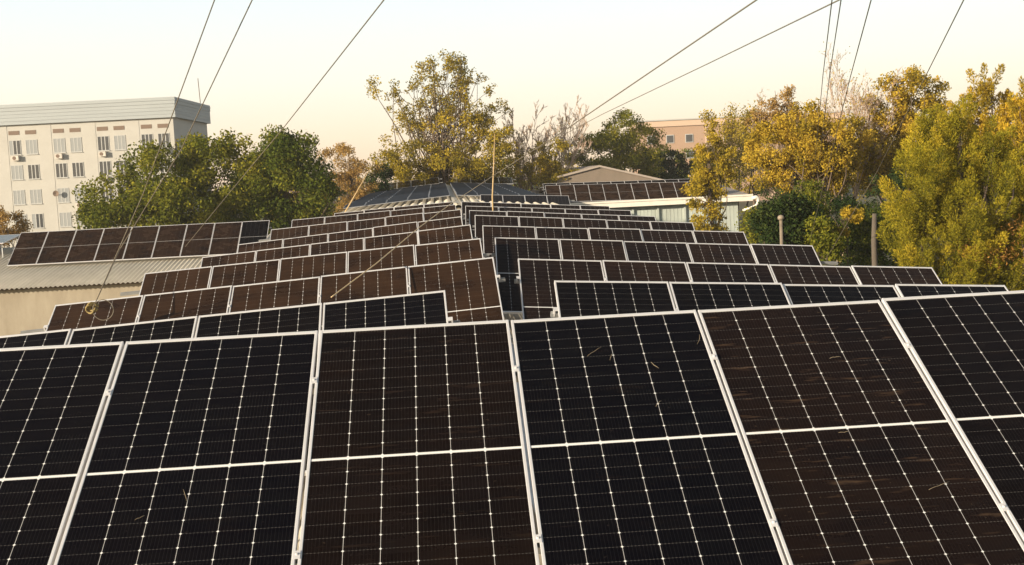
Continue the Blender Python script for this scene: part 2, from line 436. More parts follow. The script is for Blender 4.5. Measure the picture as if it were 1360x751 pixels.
for r, (n, x, y, z, sl) in enumerate(ROWS_L):
    s = R_(-sl)                       # rises towards the ridge
    xs, zs = x-n*PITCH_W*math.cos(s), 6+z-n*PITCH_W*math.sin(s)
    dst = [DUST_L[r]*rng.uniform(.85, 1.15) for _ in range(n)]
    w = 'black' if r == 0 else 'brown dusty'
    add_row(xs, y, zs, n, s, TILT+R_(rng.uniform(-.4, .4)),
            ['%s panel on the left roof slope, %s row back, %s from the ridge' % (w, ORD[r+1], ORD[n-i]) for i in range(n)],
            'solar panels on the left roof slope', dst, [.2*d for d in dst], roofz=hz,
            rack_label='steel rack on the left roof slope under its %s row back' % ORD[r+1], clamps=r < 2, over=(.34, .10), grid=1-.085*r)

# ------------------------------------------------------------------ hall beyond with flush panels, same ridge line
far = thing('far_hall', 'hall beyond the last rows, pale ribbed roof covered by flat bluish panels', 'building', (.4, 70, 0))
FY0, FY1 = 47.0, 93.0
def fz(x, y): return 5.83 + (y-FY0)*.0195 - abs(x-.4)*RS
fo = far.location
corrugated('roof', -5.7-fo.x, 5.7-fo.x, FY0-fo.y, FY1-fo.y, lambda x, y: fz(x+fo.x, y+fo.y), far, M_sheet2, pitch=.45, amp=.05)
b = MB()
for xx in (-5.4, 5.4):
    b.quad((xx-fo.x, FY0+.3-fo.y, 0), (xx-fo.x, FY1-.3-fo.y, 0), (xx-fo.x, FY1-.3-fo.y, fz(xx, FY1)-.1), (xx-fo.x, FY0+.3-fo.y, fz(xx, FY0)-.1))
for yy in (FY0+.3, FY1-.3):
    b.quad((-5.4-fo.x, yy-fo.y, 0), (5.4-fo.x, yy-fo.y, 0), (5.4-fo.x, yy-fo.y, fz(5.4, yy)-.1), (0, yy-fo.y, fz(.4, yy)-.1), (-5.4-fo.x, yy-fo.y, fz(-5.4, yy)-.1))
b.build('wall', M_cream, far)
b = MB()
for s in (-1, 1):
    b.quad((0, FY0-fo.y, fz(.4, FY0)+.1), (0, FY1-fo.y, fz(.4, FY1)+.1), (s*.13, FY1-fo.y, fz(.4, FY1)+.085), (s*.13, FY0-fo.y, fz(.4, FY0)+.085))
b.build('ridge_cap', M_sheet2, far)

flat_me = MB().box((0, 0, 0), (PANEL_W, PANEL_H, .035))
flat_me.mi = [1]*6
flat_me.quad((.03, .03, .038), (PANEL_W-.03, .03, .038), (PANEL_W-.03, PANEL_H-.03, .038), (.03, PANEL_H-.03, .038))
M_flat = mat('far_panel_glass', (.014, .018, .028), .6); M_flat.node_tree.nodes['Principled BSDF'].inputs['Specular IOR Level'].default_value = .06
ME_FLAT = flat_me.mesh('flat_panel', [M_flat, mat('dull_frame', (.20, .21, .23), .6)])
first = None
pit = math.atan(.0195)
for side in (-1, 1):
    for j in range(12):
        for i in range(5 if side < 0 else 4):
            y = 56.0 + j*2.62
            xl = -5.52+i*PITCH_W if side < 0 else .58+i*PITCH_W
            o = bpy.data.objects.new('flat_solar_panel', ME_FLAT) if first is None else first.copy()
            first = first or o
            COL.objects.link(o)
            o.matrix_world = Matrix.Translation((xl, y, fz(xl, y)+.20)) @ Matrix.Rotation(side*math.atan(RS), 4, 'Y') @ Matrix.Rotation(pit+R_(2.6), 4, 'X')
            tag(o, 'bluish panel lying flat on the far roof behind the ridge, %s side' % ('left' if side < 0 else 'right'), 'solar panel',
                'flat panels on the far roof, %s side' % ('left' if side < 0 else 'right'))
# low tilted rows at the far end of that roof
add_row(-4.9, 90.5, fz(-4.6, 90)+.80, 4, R_(3.9), R_(13), ['dark low panel at the far roof end left of ridge, %s from the left' % ORD[i+1] for i in range(4)],
        'low panels along the far roof end', [.1]*4, roofz=fz, rack_label='low rack at the far roof end, left of ridge', clamps=False, grid=.0)
add_row(1.2, 90.5, fz(1.2, 90)+.80, 4, R_(-3.9), R_(13), ['dark low panel at the far roof end right of ridge, %s from the left' % ORD[i+1] for i in range(4)],
        'low panels along the far roof end', [.1]*4, roofz=fz, rack_label='low rack at the far roof end, right of ridge', clamps=False, grid=.0)
# last small row in front of the far hall
add_row(1.78, 53.76, 6.2, 4, R_(-3.45), R_(24), ['small dark panel just before the bluish flat panels, %s from the left' % ORD[i+1] for i in range(4)],
        'panels of the short last row', [.2]*4, roofz=fz, rack_label='rack of the short last row before the bluish panels', clamps=False, grid=.2)

# ------------------------------------------------------------------ left hall with its single row
lh = thing('side_hall', 'cream walled hall on the left with a pale corrugated roof', 'building', (-16, 44, 0))
LX0, LX1, LY0, LY1 = -32.0, -7.0, 38.0, 52.0
lo = lh.location
LSL = math.tan(R_(9.0))
def lz(x, y): return 3.70 + (y-LY0)*LSL if y < 46 else 3.70 + 8*LSL - (y-46)*LSL
corrugated('roof', LX0-lo.x, LX1-lo.x, LY0-lo.y, 46-lo.y, lambda x, y: lz(x, y+lo.y), lh, M_sheet2, pitch=.18, amp=.028)
corrugated('roof', LX0-lo.x, LX1-lo.x, 46-lo.y, LY1-lo.y, lambda x, y: lz(x, y+lo.y+1e-6), lh, M_sheet2, pitch=.18, amp=.028)
b = MB(); w0, w1 = LY0+.45, LY1-.45
b.box((LX0+.3-lo.x, w0-lo.y, 0), (LX1-.3-lo.x, w0+.25-lo.y, lz(0, w0)-.06)); b.box((LX0+.3-lo.x, w1-.25-lo.y, 0), (LX1-.3-lo.x, w1-lo.y, lz(0, w1)-.06))
for xx in (LX0+.3, LX1-.3):
    b.quad((xx-lo.x, w0+.251-lo.y, 0), (xx-lo.x, w1-.251-lo.y, 0), (xx-lo.x, w1-.251-lo.y, lz(0, w1)-.06), (xx-lo.x, 46-lo.y, lz(0, 46)-.06), (xx-lo.x, w0+.251-lo.y, lz(0, w0)-.06))
b.build('wall', M_cream, lh)
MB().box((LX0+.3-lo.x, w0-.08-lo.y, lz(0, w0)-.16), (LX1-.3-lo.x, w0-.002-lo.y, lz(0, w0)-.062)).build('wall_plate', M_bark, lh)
dl = [.62]*8+[.03]
add_row(-18.0, 43.24, 5.67, 9, 0, R_(33.7), ['brown panel on the left hall roof, %s from the left' % ORD[i+1] for i in range(8)]+['bluish black end panel of the left hall roof row'],
        'solar panels on the left hall roof', dl, roofz=lz, rack_label='rack under the row on the left hall roof', clamps=False, over=(.1, .1), grid=.12)
add_row(-23.4, 45.6, 5.55, 4, 0, R_(7), ['low bluish panel left of the left hall row, %s from the left' % ORD[i+1] for i in range(4)],
        'low panels on the left hall roof', [.02]*4, roofz=lz, rack_label='low rack left of the left hall row', clamps=False, over=(.1, .1), grid=.12)

# ------------------------------------------------------------------ right hall with its long row
rh = thing('white_hall', 'pale low hall at right with cream fascia, under a long brown panel row', 'building', (16, 90, 0))
ro = rh.location
b = MB(); b.box((7.0-ro.x, 83.7-ro.y, 4.36), (24.3-ro.x, 83.9-ro.y, 4.84)); b.box((6.99-ro.x, 83.62-ro.y, 4.74), (24.31-ro.x, 83.695-ro.y, 4.88))
b.build('fascia', M_fascia, rh)
b = MB(); b.quad((7-ro.x, 83.9-ro.y, 4.79), (24.3-ro.x, 83.9-ro.y, 4.79), (24.3-ro.x, 98-ro.y, 5.9), (7-ro.x, 98-ro.y, 5.9))
b.quad((7-ro.x, 83.9-ro.y, 4.43), (24.3-ro.x, 83.9-ro.y, 4.43), (24.3-ro.x, 98-ro.y, 4.43), (7-ro.x, 98-ro.y, 4.43)).build('roof', M_tin, rh)
b = MB(); b.box((7.2-ro.x, 84.5-ro.y, 0), (23.3-ro.x, 84.7-ro.y, 4.42)); b.box((23.1-ro.x, 84.702-ro.y, 0), (23.298-ro.x, 97-ro.y, 4.42))
b.box((7.2-ro.x, 84.702-ro.y, 0), (7.4-ro.x, 97-ro.y, 4.42)); b.box((7.41-ro.x, 96.8-ro.y, 0), (23.09-ro.x, 97-ro.y, 4.42))
n = 0
for xx in np.arange(7.3, 23.2, .30): b.box((xx-ro.x, 84.48-ro.y, .1), (xx+.03-ro.x, 84.499-ro.y, 4.40))
b.build('wall', M_greenwall, rh)
for xx in (8.2, 10.9, 13.0, 14.85, 16.85, 19.0, 21.2):
    MB().box((xx-.08-ro.x, 84.32-ro.y, 0), (xx+.08-ro.x, 84.46-ro.y, 4.42)).build('post', M_greenwall, rh)
cv = [(24.25, 4.60), (24.62, 4.60), (24.74, 4.52), (24.76, 4.30), (24.70, 4.08), (24.5, 3.92), (24.1, 3.78), (23.5, 3.62)]
MB().tube([(x-ro.x, 83.8-ro.y, z) for x, z in cv], [.17, .17, .15, .12, .11, .10, .10, .10], 10).build('gutter_bend', M_fascia, rh, True)
add_row(8.15, 86.2, 6.34, 12, R_(-1.29), R_(35.3), ['brown panel above the cream fascia of the pale right hall, %s from the left' % ORD[i+1] for i in range(12)],
        'solar panels on the pale right hall', [.75]*11+[.05], yaw=R_(.4), roofz=lambda x, y: 4.8+(y-84)*.08, rack_label='rack under the long row on the pale right hall', clamps=False, grid=.0)
add_row(8.4, 91.0, 6.47, 12, R_(-.9), R_(33), ['dark panel peeping over the right hall row, %s from the left' % ORD[i+1] for i in range(12)],
        'second row on the pale right hall', [.2]*12, yaw=R_(.4), roofz=lambda x, y: 4.8+(y-84)*.08, rack_label='rack of the hidden second row on the right hall', clamps=False, grid=.0)

# ------------------------------------------------------------------ white office block, far left
ob = thing('office_block', 'white five storey block with a pale ribbed parapet, far left', 'building', (-32.9, 142.0, 0))
ob.rotation_euler.z = R_(-3.4)
BW = 34.0; BD = 16.5
MB().box((-BW, 0, 0), (0, BD, 16.75)).build('wall', M_white, ob)
b = MB()
for zz in np.arange(16.75, 18.9, .42):
    b.box((-BW-.45, -.45-(.06 if zz > 18.3 else 0), zz+.002), (.45+(.06 if zz > 18.3 else 0), BD+.4, zz+.40))
    b.box((-BW-.43, -.36, zz+.40), (.36, BD+.3, zz+.418))
b.box((-BW-.55, -.56, 18.86), (.56, BD+.45, 18.98))
b.build('parapet', M_parapet, ob)
for u in (-5.1, -10.55, -16.1, -21.6, -27):
    MB().box((u-.8, -.03, 0), (u+.8, -.001, 16.74)).build('pilaster', M_white, ob)
rw = random.Random(3)
def window(u, z, kind):
    f = MB(); w, h = 1.32, 1.7
    x0, x1, z0, z1 = u-w/2, u+w/2, z-h/2, z+h/2
    f.box((x0-.06, -.05, z0-.06), (x1+.06, .0, z0)); f.box((x0-.06, -.05, z1), (x1+.06, 0, z1+.06))
    f.box((x0-.06, -.05, z0+.001), (x0, 0, z1-.001)); f.box((x1, -.05, z0+.001), (x1+.06, 0, z1-.001))
    for c in (1/3, 2/3): f.box((x0+w*c-.05, -.045, z0+.001), (x0+w*c+.05, 0, z1-.001))
    f.box((x0-.12, -.14, z0-.12), (x1+.12, 0, z0-.062))
    o = f.build('window', M_frame, ob)
    MB().box((x0+.001, -.03, z0+.001), (x1-.001, -.003, z1-.001)).build('pane', M_curtain if kind == 1 else M_pane, o)
    if kind == 2:
        MB().box((x0+.02, -.036, z0+.02), (x0+w/3-.05, -.031, z1-.02)).build('curtain', M_curtain, o)
def ac(u, z):
    a = MB(); a.box((u-.42, -.50, z-.3), (u+.42, -.10, z+.3)); a.box((u-.3, -.10, z-.34), (u+.3, -.001, z-.30))
    o = a.build('ac_unit', M_ac, ob)
    fn = MB(); p = [(.0, .0), (.24, 0)]
    fn.tube([(u-.1, -.502, z), (u-.1, -.515, z)], .23, 14).build('fan_grille', M_vent, o)
bays = [-2.35, -7.85, -13.35, -18.9, -24.4, -29.9]
kinds = {13.95: [0, 0, 1, 0, 1, 1, 1, 2], 10.85: [0, 0, 0, 0, 0, 0, 0, 1], 7.75: [0, 0, 0, 0, 1, 1, 1, 1], 4.7: [0, 0, 1, 1, 1, 1, 2, 1], 1.6: [0]*8}
for z, ks in kinds.items():
    j = 0
    for bc in bays:
        for du in (1.04, -1.04):
            k = ks[j] if j < len(ks) else 0; j += 1
            window(bc+du, z, k)
            if z in (13.95, 10.85) and rw.random() < (.6 if z > 12 else .4): ac(bc+du+rw.uniform(-.1, .1), z-1.32)
            elif z == 7.75 and rw.random() < .25: ac(bc+du, z-1.35)
for bc in bays:
    for du in (1.04, -1.04):
        MB().box((bc+du-.68, -.03, 15.52), (bc+du+.68, -.001, 16.02)).build('vent', M_vent, ob)
d_ = MB(); c = np.array((-15.1, -.5, 8.0))
for k in range(12):
    t0, t1 = 2*math.pi*k/12, 2*math.pi*(k+1)/12
    d_.quad(c, c+np.array((.38*math.cos(t0), -.14, .38*math.sin(t0))), c+np.array((.38*math.cos(t1), -.14, .38*math.sin(t1))))
d_.tube([c, (c[0], -.02, c[2]-.2)], .04, 6).build('satellite_dish', M_vent, ob)
MB().tube([(-1.5+3, 8, 18.98), (-1.6+3, 8, 22.2)], .05, 6).build('antenna', M_vent, ob)
for j in range(2):      # plain side face: two shaded window columns
    for z in (13.95, 10.85, 7.75):
        s = MB().box((.001, 5+j*6, z-.8), (.05, 6.2+j*6, z+.8)).build('window', M_frame, ob)
        MB().box((.051, 5.1+j*6, z-.7), (.06, 6.1+j*6, z+.7)).build('pane', M_pane, s)

# ------------------------------------------------------------------ brick block and tin-roofed house behind the trees
P0, P1 = at(846, 161, 250), at(1120, 157, 250)
bb = thing('brick_block', 'orange brick block with a white roof edge, far behind trees', 'building', (float(P0[0]), float(P0[1]), 0))
ang = math.atan2(P1[1]-P0[1], P1[0]-P0[0]); bb.rotation_euler.z = ang
BL = float(np.hypot(P1[0]-P0[0], P1[1]-P0[1])); BZ = float(P0[2])
MB().box((0, 0, 0), (BL, 14, BZ-1.5)).build('wall', M_brick, bb)
MB().box((-.3, -.35, BZ-1.499), (BL+.3, 14.3, BZ-.25)).build('upper_band', M_brickpale, bb)
MB().box((-.5, -.6, BZ-.249), (BL+.5, 14.5, BZ)).build('roof_edge', M_frame, bb)
for u in (14.5, 28): MB().box((u, -.12, 0), (u+1.6, -.002, BZ-1.55)).build('pier', M_brickpale, bb)
for u in np.arange(2, BL-2, 4.1):
    for z in (BZ-4.2, BZ-7.6, BZ-11):
        if 14 < u+1 < 16.5: continue
        o = MB().box((u, -.1, z-.9), (u+1.7, -.002, z+.9)).build('window', M_frame, bb)
        MB().box((u+.15, -.13, z-.75), (u+1.55, -.101, z+.75)).build('pane', M_pane, o)

A0, A1, A2 = at(768, 222, 107), at(858, 242, 107), at(715, 236, 107)
th = thing('tin_roof_house', 'low house with a dull beige tin gable, beyond the right hall', 'building', (float(A0[0]), float(A0[1]), 0))
def rel(p): return np.array(p)-np.array((th.location.x, th.location.y, 0))
a, r_, l_ = rel(A0), rel(A1), rel(A2); dep = np.array((-1.5, 14, 0)); fr = np.array((1.0, -7, 0))
b = MB()
for e in (r_, l_):
    up = np.array((0, 0, .16))
    b.quad(a+fr, e+fr, e+dep, a+dep); b.quad(a+fr-up, e+fr-up, e+dep-up, a+dep-up); b.quad(a+fr, e+fr, e+fr-up, a+fr-up)
b.build('roof', M_tin, th)
g0_, g1_ = r_*np.array((1, 1, 0))+fr*.97, l_*np.array((1, 1, 0))+fr*.97
MB().quad(g1_, g0_, r_+fr*.97-np.array((0, 0, .17)), a+fr*.97-np.array((0, 0, .17)), l_+fr*.97-np.array((0, 0, .17))).build('wall', M_gable, th)

# ------------------------------------------------------------------ trees
def leaves_mesh(name, pos, size, asp, tint, nr, dirs=None, up=.0):
    n = len(pos)
    a = dirs if dirs is not None else nr.normal(size=(n, 3))
    a = a/np.linalg.norm(a, axis=1)[:, None]
    c = nr.normal(size=(n, 3)); c = c - (c*a).sum(1)[:, None]*a; c /= np.linalg.norm(c, axis=1)[:, None]+1e-9
    s = (size*nr.uniform(.6, 1.35, n))[:, None]
    v = np.empty((n, 4, 3)); w = s*asp*.5
    v[:, 0] = pos - a*s*.5; v[:, 1] = pos + c*w - a*s*.06; v[:, 2] = pos + a*s*.5; v[:, 3] = pos - c*w - a*s*.06
    me = bpy.data.meshes.new(name)
    me.vertices.add(4*n); me.vertices.foreach_set('co', v.reshape(-1).astype(np.float32))
    me.loops.add(4*n); me.loops.foreach_set('vertex_index', np.arange(4*n, dtype=np.int32))
    me.polygons.add(n); me.polygons.foreach_set('loop_start', np.arange(0, 4*n, 4, dtype=np.int32))
    me.polygons.foreach_set('loop_total', np.full(n, 4, dtype=np.int32))
    at_ = me.attributes.new('tint', 'FLOAT', 'POINT'); at_.data.foreach_set('value', np.repeat(np.clip(tint, 0, 1), 4).astype(np.float32))
    me.update(calc_edges=True); me.validate()
    return me

def limb(b, p, q, r0, r1, nr, bend=.12, n=5, sides=6):
    p, q = np.array(p, float), np.array(q, float); L = np.linalg.norm(q-p)
    off = nr.normal(size=3)*L*bend; pts = []
    for i in range(n+1):
        t = i/n; pts.append(p+(q-p)*t + off*math.sin(math.pi*t) + np.array((0, 0, -.12*L))*math.sin(math.pi*t) + nr.normal(size=3)*L*.015)
    pts[0] = p; b.tube(pts, [r0+(r1-r0)*i/n for i in range(n+1)], sides)

def crown_tree(name, label, cat, x, y, blobs, lm, n_leaf, leaf, asp=.55, clumps=60, clump_r=.6, seed=1, trunk_r=.18, bark=None, style='leaf', group=None, tint_bias=0.0, limbs=26, stems=1, forkh=.45):
    """blobs: ellipsoids (dx, dy, z, rx, ry, rz) about the foot; leaves gather in clumps inside them"""
    nr = np.random.default_rng(seed)
    root = thing(name, label, cat, (x, y, 0), group)
    B = np.array(blobs, float); vol = B[:, 3]*B[:, 4]*B[:, 5]
    pick = nr.choice(len(B), clumps, p=vol/vol.sum())
    d = nr.normal(size=(clumps, 3)); d /= np.linalg.norm(d, axis=1)[:, None]
    rad = nr.uniform(.30, 1.0, clumps)**.45
    cc = B[pick, :3] + d*rad[:, None]*B[pick, 3:]
    cr = clump_r*nr.uniform(.55, 1.35, clumps); ct = nr.uniform(0, 1, clumps)
    wgt = cr**2.2; k = nr.choice(clumps, n_leaf, p=wgt/wgt.sum())
    if style == 'pine':
        out = cc - np.array((0, 0, 1.0))*B[pick, 2][:, None]*0 - np.stack([np.zeros(clumps), np.zeros(clumps), B[pick, 2]], 1)
        axis = d*np.array((.75, .75, .35)) + np.array((0, 0, .95)); axis /= np.linalg.norm(axis, axis=1)[:, None]
        t = nr.uniform(-1, 1, n_leaf); rr = np.sqrt(np.clip(1-np.abs(t)**1.7, 0, 1))
        o = nr.normal(size=(n_leaf, 3)); o /= np.linalg.norm(o, axis=1)[:, None]
        o = o*(nr.uniform(.1, 1, n_leaf)**.4)[:, None]
        pos = cc[k] + axis[k]*(t*cr[k]*1.25)[:, None] + o*(cr[k]*.62*rr)[:, None]
        dirs = axis[k]*.9 + o*1.1 + nr.normal(size=(n_leaf, 3))*.35
        tint = ct[k]*.55 + .25*(t*.5+.5) + nr.normal(size=n_leaf)*.13 + tint_bias
    else:
        o = nr.normal(size=(n_leaf, 3)); o /= np.linalg.norm(o, axis=1)[:, None]
        o *= (nr.uniform(0, 1, n_leaf)**.55)[:, None]
        pos = cc[k] + o*cr[k][:, None]*np.array((1.05, 1.05, .85)); dirs = nr.normal(size=(n_leaf, 3))+np.array((0, 0, -.35))
        tint = ct[k]*.6 + .2 + nr.normal(size=n_leaf)*.16 + tint_bias
    pos[:, 2] = np.maximum(pos[:, 2], .05)
    me = leaves_mesh('crown', pos, leaf, asp, tint, nr, dirs); me.materials.append(lm)
    o_ = bpy.data.objects.new('crown', me); COL.objects.link(o_); o_.parent = root
    zc = (B[:, 2]*vol).sum()/vol.sum(); zt = (B[:, 2]+B[:, 5]*.6).max()
    b = MB(); top = np.array((B[:, 0].mean(), B[:, 1].mean(), zt))
    fork = np.array((B[:, 0].mean()*.35, B[:, 1].mean()*.35, max(.6, zc*forkh)))
    b.tube([(0, 0, -.1), (fork[0]*.4+nr.normal()*.05, fork[1]*.4, fork[2]*.5), fork, fork+(top-fork)*.55+nr.normal(size=3)*.15, top], [trunk_r*1.15, trunk_r*.95, trunk_r*.8, trunk_r*.45, trunk_r*.12], 8)
    for s_ in range(stems-1):
        e_ = B[nr.integers(len(B))]; e_ = e_[:3]+np.array((0, 0, e_[5]*.4))
        limb(b, (nr.normal()*.15, nr.normal()*.15, -.1), e_, trunk_r*.8, trunk_r*.12, nr, .05, 7)
    for i in nr.choice(clumps, min(clumps, limbs), replace=False):
        t = nr.uniform(0, .7); p = fork+(top-fork)*t
        limb(b, p, cc[i], trunk_r*(.42-.3*t), trunk_r*.07, nr)
    b.build('trunk', bark or M_bark, root, True)
    return root

def branch_tree(name, label, cat, x, y, H, spread, levels, lm, leaves_per, leaf, seed, trunk_r=.16, stems=1, bark=None, asp=.5, up=.75, twig_w=.012, lean=(0, 0), first=.22, group=None, clus=.22, nchild=(4, 6), ratio=(.42, .62), leaf_from=2):
    nr = np.random.default_rng(seed); root = thing(name, label, cat, (x, y, 0), group)
    b = MB(); lp = []; lc = []
    def grow(p, d, L, r, lev):
        n = 5 if lev < levels else 3; pts = [p]; q = p; dd = d
        for i in range(n):
            dd = dd + nr.normal(size=3)*(.10+.03*lev) + np.array((0, 0, .05*up)); dd /= np.linalg.norm(dd); q = q+dd*L/n; pts.append(q)
        rad = [r*(1-.72*i/n) for i in range(n+1)]
        b.tube(pts, rad, 7 if lev == 0 else (5 if lev == 1 else 3), cap=lev == 0)
        if lev >= leaf_from and lm is not None and leaves_per:
            m_ = nr.poisson(leaves_per*(.5 if lev < levels else 1)); c0 = nr.uniform()
            for _ in range(m_):
                t = nr.uniform(.25, 1.05)*n; i = min(int(t), n-1); lp.append(pts[i]+(pts[i+1]-pts[i])*(t-i)+nr.normal(size=3)*clus); lc.append(c0)
        if lev < levels:
            for c in range(nr.integers(*nchild)+ (3 if lev == 0 else 0)):
                t = nr.uniform(first if lev == 0 else .25, 1.0)*n; i = min(int(t), n-1); s = pts[i]+(pts[i+1]-pts[i])*(t-i)
                o = nr.normal(size=3); o -= (o@dd)*dd; o /= np.linalg.norm(o)
                ax = (pts[i+1]-pts[i]); ax /= np.linalg.norm(ax)
                nd = ax*nr.uniform(.6, 1.0)+o*spread*nr.uniform(.5, 1.1)+np.array((0, 0, .25*up)); nd /= np.linalg.norm(nd)
                grow(s, nd, L*nr.uniform(*ratio)*(1-.35*t/n if lev == 0 else 1), max(twig_w*.5, rad[i]*.5), lev+1)
    for s in range(stems):
        a = 2*math.pi*s/max(1, stems)+nr.uniform(0, 1); k = .0 if stems == 1 else .32
        d = np.array((k*math.cos(a)+lean[0], k*math.sin(a)+lean[1], 1.0)); d /= np.linalg.norm(d)
        grow(np.array((.12*math.cos(a)*(stems > 1), .12*math.sin(a)*(stems > 1), -.1)), d, H*nr.uniform(.78, .92)*(1 if s == 0 else nr.uniform(.7, 1)), trunk_r, 0)
    b.build('trunk', bark or M_bark, root, True)
    if lp:
        lp = np.array(lp); lc = np.array(lc)
        me = leaves_mesh('crown', lp, leaf, asp, lc*.6+.2+nr.normal(size=len(lp))*.15, nr); me.materials.append(lm)
        o_ = bpy.data.objects.new('crown', me); COL.objects.link(o_); o_.parent = root
    return root

L_dark = leaf_mat('leaf_dark_green', (.034, .056, .012), (.095, .122, .018), (.23, .22, .028))
L_green = leaf_mat('leaf_mid_green', (.055, .075, .012), (.150, .160, .020), (.32, .28, .03))
L_olive = leaf_mat('leaf_olive_gold', (.12, .105, .014), (.33, .25, .024), (.52, .37, .04))
L_gold = leaf_mat('leaf_autumn_gold', (.18, .145, .018), (.45, .32, .034), (.64, .44, .06), .42)
L_rust = leaf_mat('leaf_rust', (.20, .125, .045), (.37, .235, .075), (.52, .34, .11))
L_pine = leaf_mat('pine_needles', (.09, .095, .014), (.32, .275, .024), (.60, .43, .04), .32)
L_pinegold = leaf_mat('golden_needles', (.19, .15, .016), (.46, .32, .026), (.68, .43, .04), .32)
L_shade = leaf_mat('leaf_green_shade_dark', (.010, .022, .008), (.026, .044, .013), (.06, .075, .02), .2)  # leaf colour darkened to stand for the deep shade of the undergrowth

def pxm(d): return d/FPX
def foot(px, d):
    p = at(px, 220, d); return float(p[0]), float(p[1])
def zat(px, py, d): return float(at(px, py, d)[2])
def blob(px, py, rx, ry, d, x0, dy=0, ryd=None):
    """ellipsoid in photo pixels at depth d, as blob relative to the tree's foot x0"""
    p = at(px, py, d); k = pxm(d)
    return (float(p[0])-x0, dy, float(p[2]), rx*k, (ryd or rx)*k, ry*k)

# big dark green trees at left, behind the left hall
d = 72; x0, y0 = foot(205, d)
crown_tree('broadleaf_tree', 'big bushy green tree before the white block, wider of the left pair', 'tree', x0, y0,
    [blob(272, 205, 48, 36, d, x0, 1), blob(205, 232, 46, 38, d, x0, -.4), blob(142, 266, 40, 28, d, x0, 0), blob(305, 236, 48, 50, d, x0, 0), blob(328, 222, 34, 42, d, x0, .6), blob(240, 272, 86, 34, d, x0, -1), blob(170, 290, 66, 24, d, x0, -.5), blob(240, 345, 95, 50, d, x0, 1)],
    L_green, 62000, .20, clumps=280, clump_r=.88, seed=11, trunk_r=.28)
x0, y0 = foot(385, d)
crown_tree('broadleaf_tree', 'dense dark green tree at the right end of the left hall row', 'tree', x0, y0,
    [blob(382, 212, 46, 40, d, x0), blob(398, 258, 50, 46, d, x0, -.4), blob(348, 240, 34, 42, d, x0, .5), blob(360, 290, 60, 30, d, x0, 0), blob(400, 345, 60, 48, d, x0, .5)],
    L_dark, 50000, .19, clumps=210, clump_r=.82, seed=12, trunk_r=.26)
d = 58; x0, y0 = foot(8, d)
crown_tree('bush', 'brownish bush at the far left edge before the white block', 'bush', x0, y0,
    [blob(2, 298, 28, 30, d, x0), blob(10, 330, 40, 30, d, x0)], L_rust, 9000, .12, clumps=60, clump_r=.36, seed=13, trunk_r=.08)
# thin rusty tree
d = 88; x0, y0 = foot(468, d)
crown_tree('autumn_tree', 'thin pinkish rust tree between dark green tree and tall airy tree', 'tree', x0, y0,
    [blob(452, 215, 24, 30, d, x0), blob(483, 238, 26, 26, d, x0), blob(460, 258, 36, 30, d, x0)], L_rust, 11000, .15, clumps=90, clump_r=.5, seed=14, trunk_r=.12, limbs=50)
d = 93; x0, y0 = foot(508, d)
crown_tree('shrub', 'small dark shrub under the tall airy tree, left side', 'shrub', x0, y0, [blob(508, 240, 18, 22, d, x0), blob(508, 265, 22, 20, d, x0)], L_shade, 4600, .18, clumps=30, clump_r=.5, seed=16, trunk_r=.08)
# the tall airy tree in the middle
d = 102; x0, y0 = foot(588, d)
crown_tree('tall_tree', 'tallest airy tree at centre with sparse olive leaves', 'tree', x0, y0,
    [blob(588, 108, 40, 42, d, x0), blob(610, 95, 24, 26, d, x0), blob(560, 140, 34, 40, d, x0, .6), blob(625, 130, 34, 40, d, x0, -.4), blob(658, 158, 24, 46, d, x0), blob(508, 122, 26, 14, d, x0), blob(535, 150, 24, 18, d, x0),
     blob(600, 175, 62, 32, d, x0), blob(520, 178, 14, 14, d, x0)],
    L_olive, 17000, .21, asp=.5, clumps=300, clump_r=.55, seed=21, trunk_r=.22, limbs=130, stems=6, forkh=.28, tint_bias=-.05)
crown_tree('leafy_tree', 'dense olive gold undertree at the foot of tallest tree', 'tree', x0+1.0, y0-3,
    [blob(545, 220, 44, 34, d, x0+1), blob(640, 215, 42, 44, d, x0+1), blob(590, 232, 70, 28, d, x0+1), blob(655, 182, 22, 30, d, x0+1), blob(515, 215, 18, 22, d, x0+1)], L_olive, 26000, .20, clumps=170, clump_r=.7, seed=22, trunk_r=.2, tint_bias=-.08)
# bare grey tree and bushes right of centre
d = 106; x0, y0 = foot(703, d)
branch_tree('bare_tree', 'pale leafless tree right of the tallest tree', 'tree', x0, y0, zat(705, 112, d), .24, 4, None, 0, .16, 31, trunk_r=.15, stems=7, bark=M_barkpink, first=.3, twig_w=.052, nchild=(4, 6), ratio=(.33, .48))
x1, y1 = foot(742, d)
branch_tree('bare_tree', 'thin twiggy tree beside the pale leafless tree', 'tree', x1, y1+2, zat(742, 160, d), .26, 3, L_olive, 4, .18, 32, trunk_r=.1, stems=2, bark=M_barkpale, first=.3, twig_w=.035, ratio=(.35, .5))
x1, y1 = foot(712, d-4)
crown_tree('shrub', 'yellow green shrub below the pale leafless tree', 'shrub', x1, y1, [blob(712, 218, 24, 28, d-4, x1), blob(737, 210, 24, 34, d-4, x1), blob(745, 238, 40, 16, d-4, x1), blob(690, 236, 20, 22, d-4, x1)], L_olive, 12000, .18, clumps=90, clump_r=.52, seed=33, trunk_r=.08, limbs=40)
